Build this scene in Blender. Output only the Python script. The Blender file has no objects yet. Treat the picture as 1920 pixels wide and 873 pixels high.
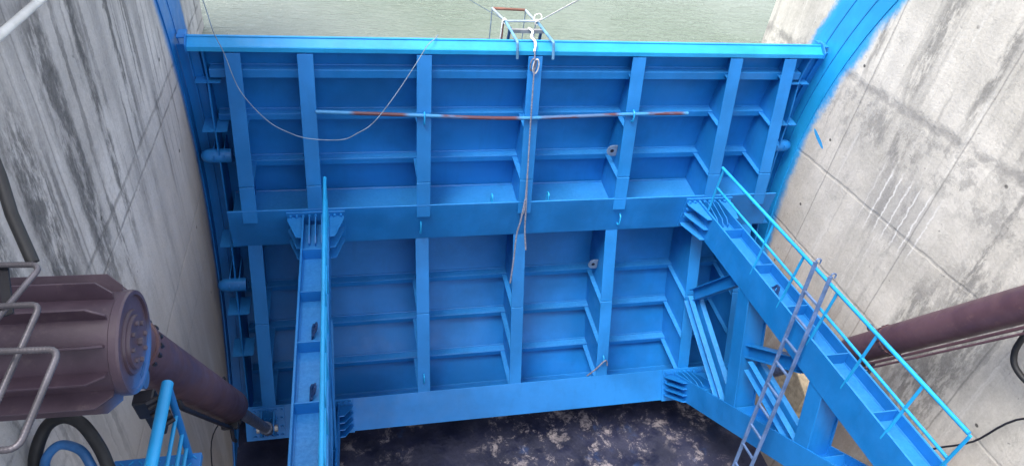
import bpy, math, random
from mathutils import Vector, Matrix
random.seed(7)
C = bpy.context.scene.collection
scene = bpy.context.scene
R = math.radians

# ------------------------------------------------------------------ camera, sky, sun, exposure
CAM = Vector((-2.3033, -7.8707, 3.9112))
FPX = 1344.14
yaw, pit, rol = 0.28699, -0.69167, 0.14212
cy, sy, cp, sp = math.cos(yaw), math.sin(yaw), math.cos(pit), math.sin(pit)
FWD = Vector((sy*cp, cy*cp, sp)); RT = Vector((cy, -sy, 0)); UP = RT.cross(FWD)
r2 = math.cos(rol)*RT + math.sin(rol)*UP
u2 = -math.sin(rol)*RT + math.cos(rol)*UP
cd = bpy.data.cameras.new('camera'); cam = bpy.data.objects.new('camera', cd); C.objects.link(cam)
cd.sensor_width = 36; cd.lens = FPX*36/1920; cd.clip_start = 0.05; cd.clip_end = 2000
m = Matrix((r2, u2, -FWD)).transposed().to_4x4(); m.translation = CAM
cam.matrix_world = m
scene.camera = cam

SUN_EL, SUN_AZ = 64, 245            # azimuth of the sun, degrees clockwise from +y (upstream)
w = bpy.data.worlds.new('World'); scene.world = w; w.use_nodes = True
nt = w.node_tree; bg = nt.nodes['Background']
sky = nt.nodes.new('ShaderNodeTexSky'); sky.sky_type = 'NISHITA'; sky.sun_disc = False
sky.sun_elevation = R(SUN_EL); sky.sun_rotation = R(SUN_AZ); sky.dust_density = 3.0; sky.air_density = 1.0
hs = nt.nodes.new('ShaderNodeHueSaturation'); hs.inputs['Saturation'].default_value = 0.45   # overcast: paler sky
nt.links.new(sky.outputs[0], hs.inputs['Color']); nt.links.new(hs.outputs[0], bg.inputs[0])
bg.inputs[1].default_value = 0.15
ld = bpy.data.lights.new('sun', 'SUN'); lo = bpy.data.objects.new('sun', ld); C.objects.link(lo)
ld.energy = 1.15; ld.angle = R(28); ld.color = (1.0, 0.96, 0.9)
sdir = Vector((math.sin(R(SUN_AZ))*math.cos(R(SUN_EL)), math.cos(R(SUN_AZ))*math.cos(R(SUN_EL)), math.sin(R(SUN_EL))))
lo.rotation_euler = sdir.to_track_quat('Z', 'Y').to_euler()
scene.view_settings.view_transform = 'Standard'; scene.view_settings.look = 'None'
scene.view_settings.exposure = 1.68; scene.view_settings.gamma = 1
scene.view_settings.use_curve_mapping = False

# ------------------------------------------------------------------ helpers
class MB:
    def __init__(s): s.v = []; s.f = []
    def add(s, vs, fs):
        o = len(s.v); s.v += [tuple(x) for x in vs]; s.f += [tuple(i+o for i in q) for q in fs]; return s
    def bar(s, p0, p1, wd, ht, side):
        """bar p0->p1; wd along 'side', ht along the third axis; the line is its centre"""
        p0, p1 = Vector(p0), Vector(p1); t = (p1-p0).normalized(); a = Vector(side); a = (a - a.dot(t)*t).normalized()
        b = t.cross(a); a = a*wd/2; b = b*ht/2
        vs = [p0-a-b, p0+a-b, p0+a+b, p0-a+b, p1-a-b, p1+a-b, p1+a+b, p1-a+b]
        return s.add(vs, [(0,3,2,1),(4,5,6,7),(0,1,5,4),(1,2,6,5),(2,3,7,6),(3,0,4,7)])
    def box(s, x0, x1, y0, y1, z0, z1):
        return s.bar(((x0+x1)/2,(y0+y1)/2,z0), ((x0+x1)/2,(y0+y1)/2,z1), x1-x0, y1-y0, (1,0,0))
    def prism(s, poly, vec):
        n = len(poly); vec = Vector(vec); P = [Vector(p) for p in poly]
        return s.add(P+[p+vec for p in P], [tuple(range(n-1,-1,-1)), tuple(range(n,2*n))]+[(i,(i+1)%n,n+(i+1)%n,n+i) for i in range(n)])
    def strip(s, front, back, vec):
        """two matching polylines (quads between them), extruded by vec"""
        n = len(front); vec = Vector(vec); F = [Vector(p) for p in front]; B = [Vector(p) for p in back]
        vs = F+B+[p+vec for p in F]+[p+vec for p in B]; fs = []
        for i in range(n-1):
            fs += [(i,i+1,n+i+1,n+i),(2*n+i,3*n+i,3*n+i+1,2*n+i+1),(i,2*n+i,2*n+i+1,i+1),(n+i,n+i+1,3*n+i+1,3*n+i)]
        fs += [(0,n,3*n,2*n),(n-1,3*n-1,4*n-1,2*n-1)]
        return s.add(vs, fs)
    def tube(s, pts, r, n=10, closed=False, caps=True):
        P = [Vector(p) for p in pts]; k = len(P); rr = r if hasattr(r, '__len__') else [r]*k
        vs = []; prev = None
        for i in range(k):
            if closed: t = (P[(i+1)%k]-P[i-1])
            else: t = P[min(i+1,k-1)]-P[max(i-1,0)]
            t.normalize()
            if prev is None:
                a = t.orthogonal().normalized()
            else:
                a = (prev - prev.dot(t)*t).normalized()
            prev = a; b = t.cross(a)
            vs += [P[i]+rr[i]*(math.cos(2*math.pi*j/n)*a+math.sin(2*math.pi*j/n)*b) for j in range(n)]
        fs = []
        for i in range(k if closed else k-1):
            q = (i+1)%k
            fs += [(i*n+j, i*n+(j+1)%n, q*n+(j+1)%n, q*n+j) for j in range(n)]
        if caps and not closed: fs += [tuple(range(n-1,-1,-1)), tuple((k-1)*n+j for j in range(n))]
        return s.add(vs, fs)
    def build(s, name, mat, parent=None, smooth=False, bevel=0.0):
        me = bpy.data.meshes.new(name); me.from_pydata(s.v, [], s.f); me.update()
        import bmesh
        b = bmesh.new(); b.from_mesh(me); bmesh.ops.recalc_face_normals(b, faces=b.faces); b.to_mesh(me); b.free()
        if smooth:
            for p in me.polygons: p.use_smooth = True
            me.set_sharp_from_angle(angle=R(38))
        o = bpy.data.objects.new(name, me); C.objects.link(o); me.materials.append(mat)
        if bevel:
            md = o.modifiers.new('bevel', 'BEVEL'); md.width = bevel; md.segments = 2; md.limit_method = 'ANGLE'; md.angle_limit = R(40)
        if parent is not None:
            o.parent = parent; o.matrix_parent_inverse = parent.matrix_world.inverted()
        return o

def tag(o, label=None, cat=None, group=None, kind=None):
    if label: o['label'] = label
    if cat: o['category'] = cat
    if group: o['group'] = group
    if kind: o['kind'] = kind
    return o
def empty(name, loc, label, cat, group=None):
    o = bpy.data.objects.new(name, None); C.objects.link(o); o.location = loc; o.empty_display_size = 0.2
    o.matrix_world = Matrix.Translation(loc)
    return tag(o, label, cat, group)
def smooth_path(pts, sub=6, closed=False):
    P = [Vector(p) for p in pts]; out = []; n = len(P)
    rng = range(n if closed else n-1)
    for i in rng:
        g = lambda k: P[k % n] if closed else P[max(0, min(n-1, k))]
        a, b, c, d = g(i-1), g(i), g(i+1), g(i+2)
        for j in range(sub):
            t = j/sub
            out.append(0.5*((2*b)+(-a+c)*t+(2*a-5*b+4*c-d)*t*t+(-a+3*b-3*c+d)*t**3))
    if not closed: out.append(P[-1])
    return out
def round_path(pts, r, k=6):
    """polyline with its inner corners rounded"""
    P = [Vector(p) for p in pts]; out = [P[0]]
    for i in range(1, len(P)-1):
        a = (P[i-1]-P[i]); b = (P[i+1]-P[i]); q = min(r, a.length*.48, b.length*.48)
        s, e = P[i]+a.normalized()*q, P[i]+b.normalized()*q
        for j in range(k+1):
            t = j/k; out.append((1-t)**2*s+2*t*(1-t)*P[i]+t*t*e)
    out.append(P[-1]); return out
def resample(P, step):
    out = [P[0].copy()]; acc = 0
    for a, b in zip(P, P[1:]):
        L = (b-a).length; t = step-acc
        while t <= L:
            out.append(a.lerp(b, t/L)); t += step
        acc = L-(t-step)
    return out

# ------------------------------------------------------------------ materials
class N:
    def __init__(s, name):
        s.m = bpy.data.materials.new(name); s.m.use_nodes = True; s.t = s.m.node_tree
        s.b = s.t.nodes['Principled BSDF']
        s.pos = s.t.nodes.new('ShaderNodeNewGeometry').outputs['Position']
    def n(s, ty, **kw):
        x = s.t.nodes.new(ty)
        for k, v in kw.items(): setattr(x, k, v)
        return x
    def put(s, sock, v):
        if hasattr(v, 'is_linked'): s.t.links.new(v, sock)
        else: sock.default_value = v
    def math(s, op, a, b=0.0, c=None, clamp=False):
        x = s.n('ShaderNodeMath', operation=op, use_clamp=clamp); s.put(x.inputs[0], a); s.put(x.inputs[1], b)
        if c is not None: s.put(x.inputs[2], c)
        return x.outputs[0]
    def vec(s, scale, src=None):
        x = s.n('ShaderNodeVectorMath', operation='MULTIPLY'); s.put(x.inputs[0], src or s.pos); x.inputs[1].default_value = scale
        return x.outputs[0]
    def noise(s, scale, detail=4, rough=0.55, vec=None, dist=0.0):
        x = s.n('ShaderNodeTexNoise'); x.inputs['Scale'].default_value = scale; x.inputs['Detail'].default_value = detail
        x.inputs['Roughness'].default_value = rough; x.inputs['Distortion'].default_value = dist
        s.put(x.inputs['Vector'], vec or s.pos); return x.outputs['Fac']
    def ramp(s, f, lo, hi, a=0.0, b=1.0):
        x = s.n('ShaderNodeMapRange', interpolation_type='SMOOTHSTEP'); s.put(x.inputs[0], f)
        for i, v in enumerate((lo, hi, a, b)): s.put(x.inputs[i+1], v)
        return x.outputs[0]
    def mix(s, f, a, b, mode='MIX'):
        x = s.n('ShaderNodeMix', data_type='RGBA', blend_type=mode); s.put(x.inputs[0], f)
        for i, v in ((6, a), (7, b)):
            if isinstance(v, tuple) and len(v) == 3: v = v+(1,)
            s.put(x.inputs[i], v)
        return x.outputs[2]
    def xyz(s):
        x = s.n('ShaderNodeSeparateXYZ'); s.put(x.inputs[0], s.pos); return x.outputs
    def bump(s, h, strength, dist=0.01, prev=None):
        x = s.n('ShaderNodeBump'); x.inputs['Strength'].default_value = strength; x.inputs['Distance'].default_value = dist
        s.put(x.inputs['Height'], h)
        if prev: s.put(x.inputs['Normal'], prev)
        return x.outputs[0]
    def fin(s, col, rough=0.5, nrm=None, metal=0.0, spec=0.5):
        s.put(s.b.inputs['Base Color'], col if not isinstance(col, tuple) else col+(1,)); s.put(s.b.inputs['Roughness'], rough)
        s.b.inputs['Metallic'].default_value = metal; s.b.inputs['Specular IOR Level'].default_value = spec
        if nrm: s.put(s.b.inputs['Normal'], nrm)
        return s.m

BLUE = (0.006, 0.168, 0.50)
def blue_paint(name, base=BLUE, dust_toplight=0.0, rough=(0.36, 0.52)):
    k = N(name); d = tuple(c*0.84 for c in base); l = tuple(min(1, c*1.13+0.004) for c in base)
    c = k.mix(k.ramp(k.noise(0.9, 5, 0.6), .35, .65), d, l)
    c = k.mix(k.math('MULTIPLY', k.ramp(k.noise(1.0, 4, .6, k.vec((9, 9, 1.2))), .5, .78), .28), c, tuple(x*.72 for x in base))
    spk = k.ramp(k.noise(70, 2, .5), .66, .74)                       # overspray grit
    c = k.mix(k.math('MULTIPLY', spk, .12), c, (0.16, 0.34, 0.6))
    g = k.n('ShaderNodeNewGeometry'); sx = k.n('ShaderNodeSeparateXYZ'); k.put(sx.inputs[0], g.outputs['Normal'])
    upf = k.ramp(sx.outputs[2], .8, .97)                              # level plates painted brighter blue, as if lit from above, in dusty mottling
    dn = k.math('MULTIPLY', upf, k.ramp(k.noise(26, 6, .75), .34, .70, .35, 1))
    c = k.mix(k.math('MULTIPLY', dn, dust_toplight), c, (0.075, 0.36, 0.72))
    h = k.noise(1.7, 2, .5); nb = k.bump(h, .25, .03); nb = k.bump(k.noise(60, 4, .6), .12, .004, nb)
    return k.fin(c, k.ramp(k.noise(5, 4, .6), .3, .7, *rough), nb)
M_BLUE = blue_paint('blue_paint', dust_toplight=.34)
M_BLUE_DUSTY_LIT = blue_paint('blue_paint_dusty_lit', dust_toplight=.58)  # left trough: dusty speckle plus painted-in light from above
M_BLUE_LIGHT = blue_paint('blue_paint_sky_sheen', (0.012, 0.31, 0.67))  # paler base: reflected sky put into the colour of rails and right guide
def concrete(side):
    k = N('pier_concrete_'+side); x, y, z = k.xyz()
    yz = k.n('ShaderNodeCombineXYZ'); k.put(yz.inputs[0], y); k.put(yz.inputs[1], z); P2 = yz.outputs[0]
    left = side == 'shaded_bank'
    lo, hi = ((.46, .438, .420), (.70, .67, .645)) if left else ((.455, .43, .382), (.645, .61, .548))
    n1 = k.n('ShaderNodeTexNoise'); n1.inputs['Scale'].default_value = 7; n1.inputs['Detail'].default_value = 5; n1.inputs['Roughness'].default_value = .7; k.put(n1.inputs['Vector'], P2)
    wv = k.n('ShaderNodeVectorMath', operation='SUBTRACT'); k.put(wv.inputs[0], n1.outputs['Color']); wv.inputs[1].default_value = (.5, .5, .5)
    ws = k.n('ShaderNodeVectorMath', operation='MULTIPLY'); k.put(ws.inputs[0], wv.outputs[0]); ws.inputs[1].default_value = (.10, .30, 0)
    wa = k.n('ShaderNodeVectorMath', operation='ADD'); k.put(wa.inputs[0], P2); k.put(wa.inputs[1], ws.outputs[0]); P3 = wa.outputs[0]
    c = k.mix(k.ramp(k.noise(.9, 7, .62, P3), .34, .66), lo, hi)
    bd = k.n('ShaderNodeTexWhiteNoise', noise_dimensions='1D'); k.put(bd.inputs['W'], k.math('FLOOR', k.math('ADD', k.math('MULTIPLY', y, 3.4), k.math('MULTIPLY', k.noise(.35, 1, .5, P2), .3))))
    c = k.mix(k.math('MULTIPLY', bd.outputs['Value'], .30 if left else .12), c, tuple(v*.62 for v in lo))
    # run-off streaks: broad soft ones, ragged dark ones, hairlines, pale lime runs
    dk = (.105, .102, .104) if left else (.20, .192, .18)
    cov = k.ramp(k.noise(.55, 5, .65, P3), .40, .60)
    c = k.mix(k.math('MULTIPLY', k.ramp(k.noise(1, 3, .5, k.vec((2.2, .12, 1), P2)), .48, .66), .55 if left else .30), c, tuple(v*1.9 for v in dk))
    c = k.mix(k.math('MULTIPLY', k.math('MULTIPLY', k.ramp(k.noise(1, 4, .55, k.vec((5.5, .16, 1), P3)), .53, .60), cov), .72 if left else .40), c, dk)
    c = k.mix(k.math('MULTIPLY', k.ramp(k.noise(1, 3, .6, k.vec((22, .5, 1), P3)), .54, .70), .38 if left else .2), c, tuple(v*1.3 for v in dk))
    c = k.mix(k.math('MULTIPLY', k.ramp(k.noise(1, 4, .6, k.vec((9, .2, 1), P3)), .57, .68), .5), c, (.66, .645, .63) if left else (.66, .64, .60))
    # black algae runs at fixed places (y centre, half width, top z, bottom z)
    runs = [(-3.3,.20,1.9,-.7),(-2.62,.09,2.2,-.6),(-1.85,.06,2.2,-.1),(-4.0,.22,1.6,-.9),(-1.1,.05,.1,-1.2),(-2.95,.06,.3,-1.0),(-4.6,.15,1.4,-.5)] if left else \
           [(-1.52,.15,2.5,.10),(-2.42,.09,2.5,.30),(-3.3,.06,2.4,.2),(-.72,.07,1.6,.1),(-1.30,.26,-.05,-.55),(-1.75,.18,.0,-.75),(-1.95,.09,-.55,-1.5),(-2.3,.08,-.55,-1.5),(-3.45,.05,1.0,-1.0),(-3.7,.5,-.6,-3.0),(-3.1,.2,-1.3,-3.0)]
    y3 = k.n('ShaderNodeSeparateXYZ'); k.put(y3.inputs[0], P3)
    rag = k.ramp(k.noise(1, 6, .72, k.vec((9, 2.6, 1), P2)), .40, .56)
    for (yc, hw, zt, zb) in runs:
        d = k.math('ABSOLUTE', k.math('SUBTRACT', y3.outputs[0], yc))
        mk = k.math('MULTIPLY', k.ramp(d, hw*.4, hw*1.2, 1, 0), k.math('MULTIPLY', k.ramp(z, zb-.3, zb+.5), k.ramp(z, zt-.3, zt+.3, 1, 0)))
        c = k.mix(k.math('MULTIPLY', k.math('MULTIPLY', mk, rag), .85 if left else .72), c, (.06, .06, .062) if left else (.14, .136, .128))
    if not left:   # grime lying below the lift joint, and pale scratches through it
        zj = k.math('ADD', z, k.math('MULTIPLY', y, .135))
        band = k.math('MULTIPLY', k.ramp(zj, -1.05, -.55), k.ramp(zj, -.25, -.05, 1, 0))
        c = k.mix(k.math('MULTIPLY', k.math('MULTIPLY', band, k.ramp(k.noise(3.4, 9, .78, P3), .46, .60)), .62), c, (.19, .184, .172))
        c = k.mix(k.math('MULTIPLY', k.math('MULTIPLY', k.math('MULTIPLY', k.ramp(zj, -1.7, -1.5), k.ramp(zj, -.95, -.8, 1, 0)), k.ramp(k.math('ABSOLUTE', k.math('ADD', y, 2.2)), .3, .6, 1, 0)), .55), c, (.30, .29, .275))
        ln = k.math('ABSOLUTE', k.math('SUBTRACT', k.math('FRACT', k.math('MULTIPLY', y3.outputs[0], 6.2)), .5))
        c = k.mix(k.math('MULTIPLY', k.math('MULTIPLY', k.ramp(ln, .03, .10, 1, 0), k.math('MULTIPLY', k.ramp(zj, -1.75, -1.5), k.ramp(zj, -.9, -.7, 1, 0))), k.ramp(k.math('ABSOLUTE', k.math('ADD', y, 2.2)), .4, .6, .7, 0)), c, (.76, .745, .72))
    # lift joints (z at y=0, slope per metre towards the camera, half width)
    js = [(-.13,-.07,.020,.55),(-.36,-.07,.014,.7),(-1.9,-.05,.014,.6),(-2.6,-.02,.012,.4)] if left else \
         [(-.10,-.135,.055,.62),(-1.42,-.13,.018,.2),(-2.6,-.1,.016,.3)]
    hgt = None
    for (z0, sl, hw, st_) in js:
        d = k.math('ABSOLUTE', k.math('ADD', k.math('SUBTRACT', z, k.math('ADD', k.math('MULTIPLY', y, sl), z0)), k.math('MULTIPLY', k.math('SUBTRACT', k.noise(3, 6, .7, P2), .5), hw*5)))
        mk = k.ramp(d, hw*.2, hw*1.9, 1, 0)
        mk2 = k.math('MULTIPLY', mk, k.ramp(k.noise(2.6, 6, .7, P2), .36, .54))
        c = k.mix(k.math('MULTIPLY', mk2, st_), c, (.09, .088, .085) if left else (.16, .155, .15))
        hgt = mk if hgt is None else k.math('MAXIMUM', hgt, mk)
    # vertical panel seams
    for yc in ((-1.0, -3.6) if left else (-2.55, -.85, -4.1)):
        d = k.math('ABSOLUTE', k.math('ADD', k.math('SUBTRACT', y, yc), k.math('MULTIPLY', k.math('SUBTRACT', k.noise(4, 4, .6, P2), .5), .03)))
        c = k.mix(k.ramp(d, .004, .016, .5, 0), c, (.13, .125, .12))
    # blotches and pits
    c = k.mix(k.math('MULTIPLY', k.ramp(k.noise(2.2, 10, .76, P3), .55, .68), .42), c, (.15, .145, .14) if left else (.24, .23, .215))
    c = k.mix(k.ramp(k.noise(14, 3, .5, P2), .70, .75, 0, .6), c, (.10, .10, .10))
    c = k.mix(.13, c, k.mix(k.ramp(k.noise(26, 7, .85), .3, .7), (.05, .05, .05), (.75, .74, .72)))
    if left:   # lower wall painted paler to offset the shade there
        c = k.mix(k.math('MULTIPLY', k.ramp(k.math('ADD', z, k.math('MULTIPLY', k.noise(1.2, 5, .6, P3), 1.4)), -1.2, 1.0, 1, 0), k.ramp(k.noise(1, 5, .62, k.vec((3, .35, 1), P3)), .3, .6, .25, .72)), c, (.68, .62, .56))
    # formwork tie holes
    fy = k.math('SUBTRACT', k.math('FRACT', k.math('MULTIPLY', y, .78)), .5); fz = k.math('SUBTRACT', k.math('FRACT', k.math('MULTIPLY', k.math('ADD', z, .35), .9)), .5)
    hd = k.math('SQRT', k.math('ADD', k.math('POWER', fy, 2), k.math('POWER', fz, 2)))
    c = k.mix(k.math('MULTIPLY', k.ramp(hd, .012, .024, 1, 0), k.ramp(k.noise(1.7, 2, .5, P2), .45, .52)), c, (.09, .087, .083))
    # silt-brown tidemark low on the wall
    low = k.math('MULTIPLY', k.ramp(k.math('ADD', z, k.math('MULTIPLY', k.noise(1.3, 5, .6, P2), 1.6)), -3.2 if not left else -2.4, -.9 if not left else .7, 1, 0), k.ramp(k.noise(1, 5, .65, k.vec((3.5, .7, 1), P2)), .25, .6, .35, 1))
    c = k.mix(k.math('MULTIPLY', low, .62), c, (.20, .135, .095) if not left else (.43, .36, .295))
    # paint overspray beside the guide plate
    ra = k.math('SQRT', k.math('ADD', k.math('POWER', k.math('ADD', y, 6.37), 2), k.math('POWER', k.math('ADD', z, 1.6), 2)))
    rn = k.math('ADD', ra, k.math('ADD', k.math('MULTIPLY', k.math('SUBTRACT', k.noise(2.0, 4, .6, P2), .5), .30 if not left else .12), k.math('MULTIPLY', k.math('SUBTRACT', k.noise(16, 6, .75, P2), .5), .10)))
    r0, r1, r3, r4 = (6.33, 6.50, 7.32, 7.45) if left else (6.09, 6.25, 7.02, 7.14)
    ov = k.math('MULTIPLY', k.ramp(rn, r0, r1), k.ramp(rn, r3, r4, 1, 0))
    if not left:   # one stray brush mark
        dy = k.math('SUBTRACT', k.math('MULTIPLY', k.math('ADD', z, 1.02), .94), k.math('MULTIPLY', k.math('ADD', y, .42), .34))
        dx = k.math('ADD', k.math('MULTIPLY', k.math('ADD', y, .42), .94), k.math('MULTIPLY', k.math('ADD', z, 1.02), .34))
        e = k.math('ADD', k.math('POWER', k.math('DIVIDE', dx, .19), 2), k.math('POWER', k.math('DIVIDE', k.math('ADD', dy, k.math('MULTIPLY', k.noise(9, 3, .6, P2), .02)), .035), 2))
        ov = k.math('MAXIMUM', ov, k.ramp(e, .7, 1.0, 1, 0))
    c = k.mix(k.math('MULTIPLY', ov, .95), c, (.010, .20, .56) if left else (.012, .30, .66))  # right overspray paler too, to match that guide's painted sky sheen
    hh = k.math('SUBTRACT', k.math('ADD', k.noise(30, 6, .7), k.math('MULTIPLY', k.noise(4, 6, .65, P2), 1.5)), k.math('MULTIPLY', hgt, .7))
    return k.fin(c, k.math('SUBTRACT', .9, k.math('MULTIPLY', ov, .4)), k.bump(hh, .55, .012), spec=.3)
M_CONC_L = concrete('shaded_bank'); M_CONC_R = concrete('bright_bank')

def brown_paint():
    k = N('brown_paint')
    c = k.mix(k.ramp(k.noise(2.2, 6, .62), .35, .65), (.070, .035, .046), (.105, .056, .066))
    c = k.mix(k.math('MULTIPLY', k.ramp(k.noise(9, 6, .7), .55, .72), .35), c, (.20, .12, .11))
    return k.fin(c, k.ramp(k.noise(6, 4, .6), .3, .7, .38, .6), k.bump(k.noise(80, 4, .6), .15, .004))
M_BROWN = brown_paint()
def drum_paint():
    k = N('drum_paint'); x, y, z = k.xyz()
    c = k.mix(k.ramp(k.noise(3, 6, .62), .35, .65), (.062, .039, .056), (.098, .065, .086))
    c = k.mix(k.math('MULTIPLY', k.ramp(k.noise(11, 6, .7), .56, .72), .3), c, (.2, .15, .15))
    ov = k.math('MULTIPLY', k.ramp(k.math('ADD', z, k.math('MULTIPLY', k.noise(5, 4, .6), .18)), 1.10, 1.27, 1, 0), k.ramp(x, -3.46, -3.32))
    c = k.mix(k.math('MULTIPLY', ov, .8), c, (.02, .16, .46))
    return k.fin(c, .45, k.bump(k.noise(60, 4, .6), .15, .004))
M_DRUM = drum_paint()
def plain(name, base, rough=.5, metal=0.0, var=.25, sc=6, bump=.15):
    k = N(name); c = k.mix(k.ramp(k.noise(sc, 6, .65), .32, .68), tuple(v*(1-var) for v in base), tuple(min(1, v*(1+var)) for v in base))
    return k.fin(c, rough, k.bump(k.noise(90, 4, .6), bump, .004), metal)
M_STEEL = plain('bare_steel', (.38, .37, .36), .45, .6)
M_GALV = plain('weathered_aluminium', (.12, .20, .38), .5, .25)
M_FRAME = plain('pale_tube', (.34, .42, .50), .5, .2)
M_RUST = plain('rusty_steel', (.20, .085, .06), .75)
M_ROPE = plain('grey_rope', (.17, .185, .25), .9, 0, .35, 40, .6)
M_ROPE_W = plain('white_rope', (.78, .77, .73), .9, 0, .25, 40, .6)
M_CABLE = plain('grey_cable', (.20, .27, .36), .6)
M_BLACK = plain('black_rubber', (.018, .018, .02), .55)
M_DARK = plain('dark_machinery', (.012, .012, .018), .5)
M_REBAR = plain('rebar_steel', (.135, .125, .14), .42, .5)
M_WHITE = plain('white_paint', (.66, .65, .62), .55, 0, .12)
M_DARKBLUE = plain('dark_blue_tube', (.03, .07, .15), .5)
M_HOSE = plain('blue_hose', (.03, .14, .36), .45)
def pipe_paint():
    k = N('red_blue_pipe'); x, y, z = k.xyz()
    wv = k.ramp(k.noise(1.0, 3, .6, k.vec((1.5, 6, 6))), .47, .56)
    near = None
    for xc, hw in ((-2.6, .30), (-1.37, .16), (1.37, .16), (-.02, .1), (2.2, .06)):
        q = k.ramp(k.math('ABSOLUTE', k.math('SUBTRACT', x, xc)), hw, hw+.12, 1, 0); near = q if near is None else k.math('MAXIMUM', near, q)
    f = k.math('MAXIMUM', near, k.math('MULTIPLY', wv, .55))
    return k.fin(k.mix(f, (.095, .036, .05), (.04, .22, .48)), .5)
M_PIPE = pipe_paint()
def water_mat():
    k = N('reservoir_water')
    c = k.mix(k.ramp(k.noise(.22, 3, .5), .35, .65), (.145, .185, .14), (.235, .275, .235))
    h = k.math('ADD', k.noise(1.0, 3, .55, k.vec((3.2, 10, 1)), .6), k.math('MULTIPLY', k.noise(1.0, 3, .6, k.vec((9, 24, 1)), .6), .5))
    return k.fin(c, .08, k.bump(h, .75, .08))
M_WATER = water_mat()
def apron_mat():
    k = N('wet_apron')
    c = k.mix(k.ramp(k.noise(1.5, 6, .6), .35, .65), (.011, .014, .036), (.030, .033, .068))
    fl = k.math('MULTIPLY', k.ramp(k.noise(3.4, 13, .82, None, .25), .515, .61), k.ramp(k.noise(.75, 3, .6), .42, .58))
    c = k.mix(k.math('MULTIPLY', fl, .85), c, k.mix(k.noise(8, 5, .6), (.14, .12, .14), (.60, .53, .52)))
    c = k.mix(k.math('MULTIPLY', k.ramp(k.noise(1.6, 5, .6), .60, .74), .6), c, (.02, .07, .22))
    return k.fin(c, k.ramp(k.noise(4, 4, .6), .35, .65, .3, .8), k.bump(k.noise(6, 8, .7), .6, .03))
M_APRON = apron_mat()

# ------------------------------------------------------------------ setting
AY, AZ, AR = -6.37, -1.6, 6.70                       # trunnion axis and skin radius of the gate
def skin(z, dr=0.0): return AY + math.sqrt((AR+dr)**2 - (z-AZ)**2)
FLOOR = -5.95
g = MB(); g.add([(-150, 0, -.62), (150, 0, -.62), (150, 250, -.62), (-150, 250, -.62)], [(0,1,2,3)])
# the reservoir starts at the gate skin
g.v[0] = (-150, skin(-.62)+.03, -.62); g.v[1] = (150, skin(-.62)+.03, -.62)
tag(g.build('water', M_WATER), kind='structure')
nx, ny = 60, 50; g = MB(); vs = []; fs = []
for j in range(ny+1):
    for i in range(nx+1):
        X = -6+12*i/nx; Y = -13+16*j/ny
        vs.append((X, Y, FLOOR + .03*math.sin(3.1*X+.7*Y)*math.sin(2.3*Y)))
for j in range(ny):
    for i in range(nx):
        a = j*(nx+1)+i; fs.append((a, a+1, a+nx+2, a+nx+1))
g.add(vs, fs); tag(g.build('apron', M_APRON, smooth=True), kind='structure')

def arc_plate(r0, r1, z0, z1, x, th, n=40):
    f = [(x, AY+math.sqrt(r0*r0-(z-AZ)**2), z) for z in [z0+(z1-z0)*i/n for i in range(n+1)]]
    b = [(x, AY+math.sqrt(r1*r1-(z-AZ)**2), z) for z in [z0+(z1-z0)*i/n for i in range(n+1)]]
    return MB().strip(f, b, (th, 0, 0))
WX = 4.14
def pier(s, label, mat, nose, r0, r1):
    g = MB()
    poly = [(s*WX, -14, -8), (s*WX, nose-.06, -8), (s*(WX+.06), nose, -8), (s*(WX+2.2), nose, -8), (s*(WX+2.2), -14, -8)]
    g.prism(poly, (0, 0, 12.2))
    o = g.build('pier_wall', mat); tag(o, label, 'wall', 'concrete piers either side of the gate')
    g = arc_plate(r0, r1, -6.4, 3.3, s*WX-s*.001, -s*.014)
    g.build('guide_plate', M_BLUE_LIGHT if s > 0 else M_BLUE, o)  # right guide takes the paler blue, its sky sheen is in the colour
    for rr in ((r0+.22, r1-.2) if s > 0 else (r0+.3,)):
        arc_plate(rr, rr+.012, -6.4, 3.3, s*WX-s*.016, -s*.006).build('guide_strip', M_BLUE, o)
    return o
pl = pier(-1, 'streaked dark grey concrete pier wall behind the brown finned drum', M_CONC_L, 2.0, 6.50, 7.28)
pr = pier(1, 'pale stained concrete pier wall behind the handrail and long brown cylinder', M_CONC_R, 1.74, 6.28, 6.98)
b = MB(); b.prism([(4.141, -2.02, -3.72), (4.141, -2.62, -3.95), (4.141, -2.62, -4.6), (4.141, -2.02, -4.6)], (-.22, 0, 0))
b.build('concrete_ledge', plain('pale_block', (.40, .33, .23), .9, 0, .3, 7, .5), pr, bevel=.02)

# ------------------------------------------------------------------ the gate
gate = empty('radial_gate', (0, 0, -5.8), 'bright blue steel radial gate with ribbed face between two concrete piers', 'sluice gate')
BV = .004
zs = [-5.45+5.42*i/48 for i in range(49)]
g = MB(); g.strip([(-4.0, skin(z), z) for z in zs], [(-4.0, skin(z)+.02, z) for z in zs], (8.0, 0, 0))
g.build('skin_plate', M_BLUE, gate)
# weld seams on the skin are faint beads
# top beam: a channel lying along the crest
g = MB(); TX = 4.0
g.box(-TX, TX, -.008, .016, -.018, .040)          # front lip
g.strip([(-TX, .0162, .036), (-TX, .115, .098)], [(TX, .0162, .036), (TX, .115, .098)], (0, 0, -.016))   # slope added so the band catches more light
g.box(-TX, TX, .1165, .135, -.02, .1035)             # upright
g.box(-TX, TX, .113, .150, .104, .114)             # crest strip
tb = g.build('top_beam', M_BLUE_LIGHT, gate, bevel=BV)
for s in (-1, 1):
    g = MB(); g.prism([(s*TX, -.03, -.02), (s*TX, .18, -.02), (s*TX, .18, .14), (s*TX, .09, .14), (s*TX, -.03, .065)], (s*.016, 0, 0))
    g.build('end_plate', M_BLUE, tb, bevel=BV)
    g = MB(); g.box(s*4.02, s*4.11, .10, .30, .085, .10); g.build('end_seal', M_BLUE, tb)
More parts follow.
